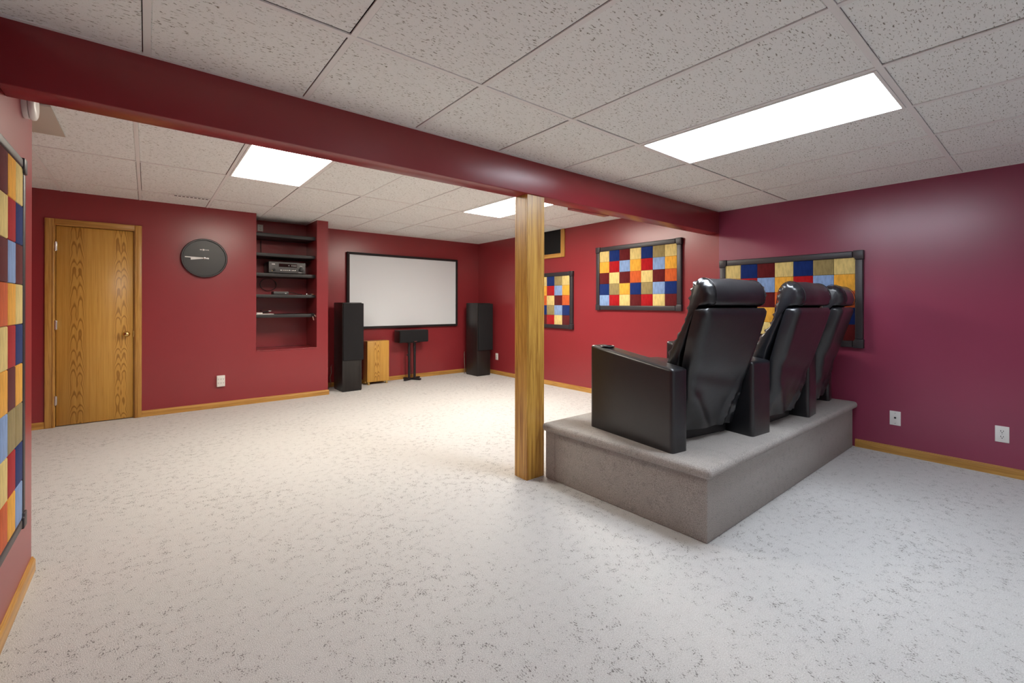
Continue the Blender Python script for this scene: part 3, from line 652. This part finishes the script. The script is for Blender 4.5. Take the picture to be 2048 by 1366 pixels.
# ================================================================== OUTLETS
def plate(name, loc, nrm, label, kind, w_=0.072, h_=0.118, depth=0.006, cat='outlet'):
    t_ = thing(name, loc, label, cat)
    t_.rotation_euler.z = {(0, -1): 0.0, (-1, 0): -math.pi / 2, (1, 0): math.pi / 2}[nrm]
    bx('cover_plate', (-w_ / 2, w_ / 2, -depth, 0, -h_ / 2, h_ / 2), 'white_plastic', t_, 0.002)
    if kind == 'duplex':
        for zc in (0.020, -0.020):
            r_ = bx('socket', (-0.017, 0.017, -depth - 0.002, -depth + 0.001, zc - 0.014, zc + 0.014), 'white_plastic', t_, 0.002)
            bm = bm_new()
            for dx_ in (-0.0065, 0.0065): box(bm, dx_ - 0.0015, dx_ + 0.0015, -depth - 0.0026, -depth - 0.0018, zc - 0.001, zc + 0.009)
            box(bm, -0.003, 0.003, -depth - 0.0026, -depth - 0.0018, zc - 0.010, zc - 0.005); obj('slots', bm, 'dark_hole', r_)
        bm = bm_new(); lathe(bm, [(0.003, -depth), (0.003, -depth - 0.0012)], 10, 'y'); obj('screw', bm, 'chrome', t_)
    elif kind == 'coax':
        bm = bm_new(); lathe(bm, [(0.0075, -depth + 0.001), (0.0075, -depth - 0.003), (0.005, -depth - 0.003), (0.005, -depth - 0.011)], 14, 'y', (0, 0, 0.004)); obj('coax_jack', bm, 'black_metal', t_, True)
        for zc in (0.042, -0.042): bm = bm_new(); lathe(bm, [(0.003, -depth), (0.003, -depth - 0.0012)], 10, 'y', (0, 0, zc)); obj('screw', bm, 'chrome', t_)
    return t_
plate('wall_outlet', (XR, 0.886, 0.302), (-1, 0), 'white coaxial wall plate just right of the seating platform', 'coax')
plate('wall_outlet', (XR, 0.279, 0.304), (-1, 0), 'white duplex outlet plate near the right photo edge', 'duplex')
plate('wall_outlet', (XR, 6.408, 0.318), (-1, 0), 'white outlet plate beside the far right tower speaker', 'duplex')
plate('wall_outlet', (1.208, YN, 2.295), (0, -1), 'pale outlet plate high in the niche above the top shelf', 'duplex', 0.068, 0.092)
t_ = thing('surge_outlet', (0.697, YD, 0.322), 'white multi-socket outlet adapter on wall below the clock', 'outlet')
bx('body', (-0.042, 0.042, -0.032, 0, -0.066, 0.066), 'white_plastic', t_, 0.004)
for ix in (-0.026, 0.0, 0.026):
    for iz in (0.022, -0.024):
        bm = bm_new()
        for dx_ in (-0.004, 0.004): box(bm, ix + dx_ - 0.0012, ix + dx_ + 0.0012, -0.0328, -0.0318, iz, iz + 0.010)
        box(bm, ix - 0.002, ix + 0.002, -0.0328, -0.0318, iz - 0.008, iz - 0.004); obj('slots', bm, 'recv', t_)

# ================================================================== CLOCK
t_ = thing('wall_clock', (0.532, YD, 1.792), 'large round black wall clock with white hands beside door', 'clock')
RR = 0.229
bm = bm_new(); lathe(bm, [(RR - 0.004, 0.0), (RR, -0.006), (RR, -0.040), (RR - 0.006, -0.048), (RR - 0.016, -0.048), (RR - 0.019, -0.042), (RR - 0.020, -0.028)], 64, 'y'); obj('rim', bm, 'clock_rim', t_, True)
bm = bm_new(); lathe(bm, [(RR - 0.012, -0.002), (RR - 0.012, -0.030)], 64, 'y'); f_ = obj('dial', bm, 'clock_face', t_)
bm = bm_new(); z_ = 0.098
for a0, a1, hh in ((-0.046, -0.036, 0.010), (-0.033, -0.026, 0.010), (-0.019, -0.005, 0.018), (0.000, 0.008, 0.010), (0.016, 0.028, 0.008), (0.034, 0.042, 0.009)):
    box(bm, a0, a1, -0.0308, -0.0298, z_ - hh / 2, z_ + hh / 2)
obj('dial_print', bm, 'mark', f_)
def hand(name, ang, length, tail, w0, w1, y):
    """angle clockwise from 12"""
    bm = bm_new(); prism(bm, [(-w0, -tail), (w0, -tail), (w0 * 0.7, 0), (w1, length), (-w1, length), (-w0 * 0.7, 0)], y - 0.0025, y, 'y')
    o_ = obj(name, bm, 'mark', t_); o_.rotation_euler.y = ang; return o_
hand('minute_hand', R(-88.0), 0.190, 0.042, 0.008, 0.006, -0.036)
hand('hour_hand', R(-96.0), 0.135, 0.030, 0.005, 0.012, -0.0325)
bm = bm_new(); lathe(bm, [(0.012, -0.030), (0.012, -0.040), (0.006, -0.042)], 20, 'y'); obj('hub', bm, 'chrome', t_, True)

# ================================================================== SMOKE DETECTOR, CEILING VENTS
t_ = thing('smoke_detector', (XL, 2.85, 2.058), 'white round smoke detector high on wall under the beam', 'detector')
bm = bm_new(); lathe(bm, [(0.062, 0.0), (0.064, 0.004), (0.064, 0.016), (0.058, 0.019)], 36, 'x', (0, 0, 0.064)); obj('base', bm, 'white_plastic', t_, True)
bm = bm_new(); lathe(bm, [(0.058, 0.019), (0.066, 0.022), (0.068, 0.028), (0.066, 0.036), (0.056, 0.041), (0.03, 0.043)], 36, 'x', (0, 0, 0.064)); obj('cover', bm, 'white_plastic', t_, True)
t_ = thing('return_vent', (-0.70, 3.99, ZF), 'beige rectangular vent panel in far ceiling at left', 'vent')
bx('panel', (-0.27, 0.27, -0.30, 0.30, -0.012, -0.001), 'beige', t_, 0.002)
bx('access_flap', (-0.20, 0.12, -0.25, 0.22, -0.017, -0.011), 'beige', t_, 0.002)
t_ = thing('slot_diffuser', (0.375, 5.895, ZF), 'narrow slotted air vent in far ceiling above door wall', 'vent')
bx('frame', (-0.165, 0.165, -0.040, 0.020, -0.006, -0.0005), 'tee', t_, 0.001)
bm = bm_new()
for q in range(9): box(bm, -0.150 + q * 0.034, -0.128 + q * 0.034, -0.026, 0.006, -0.0072, -0.0055)
obj('slots', bm, 'dark_hole', t_)
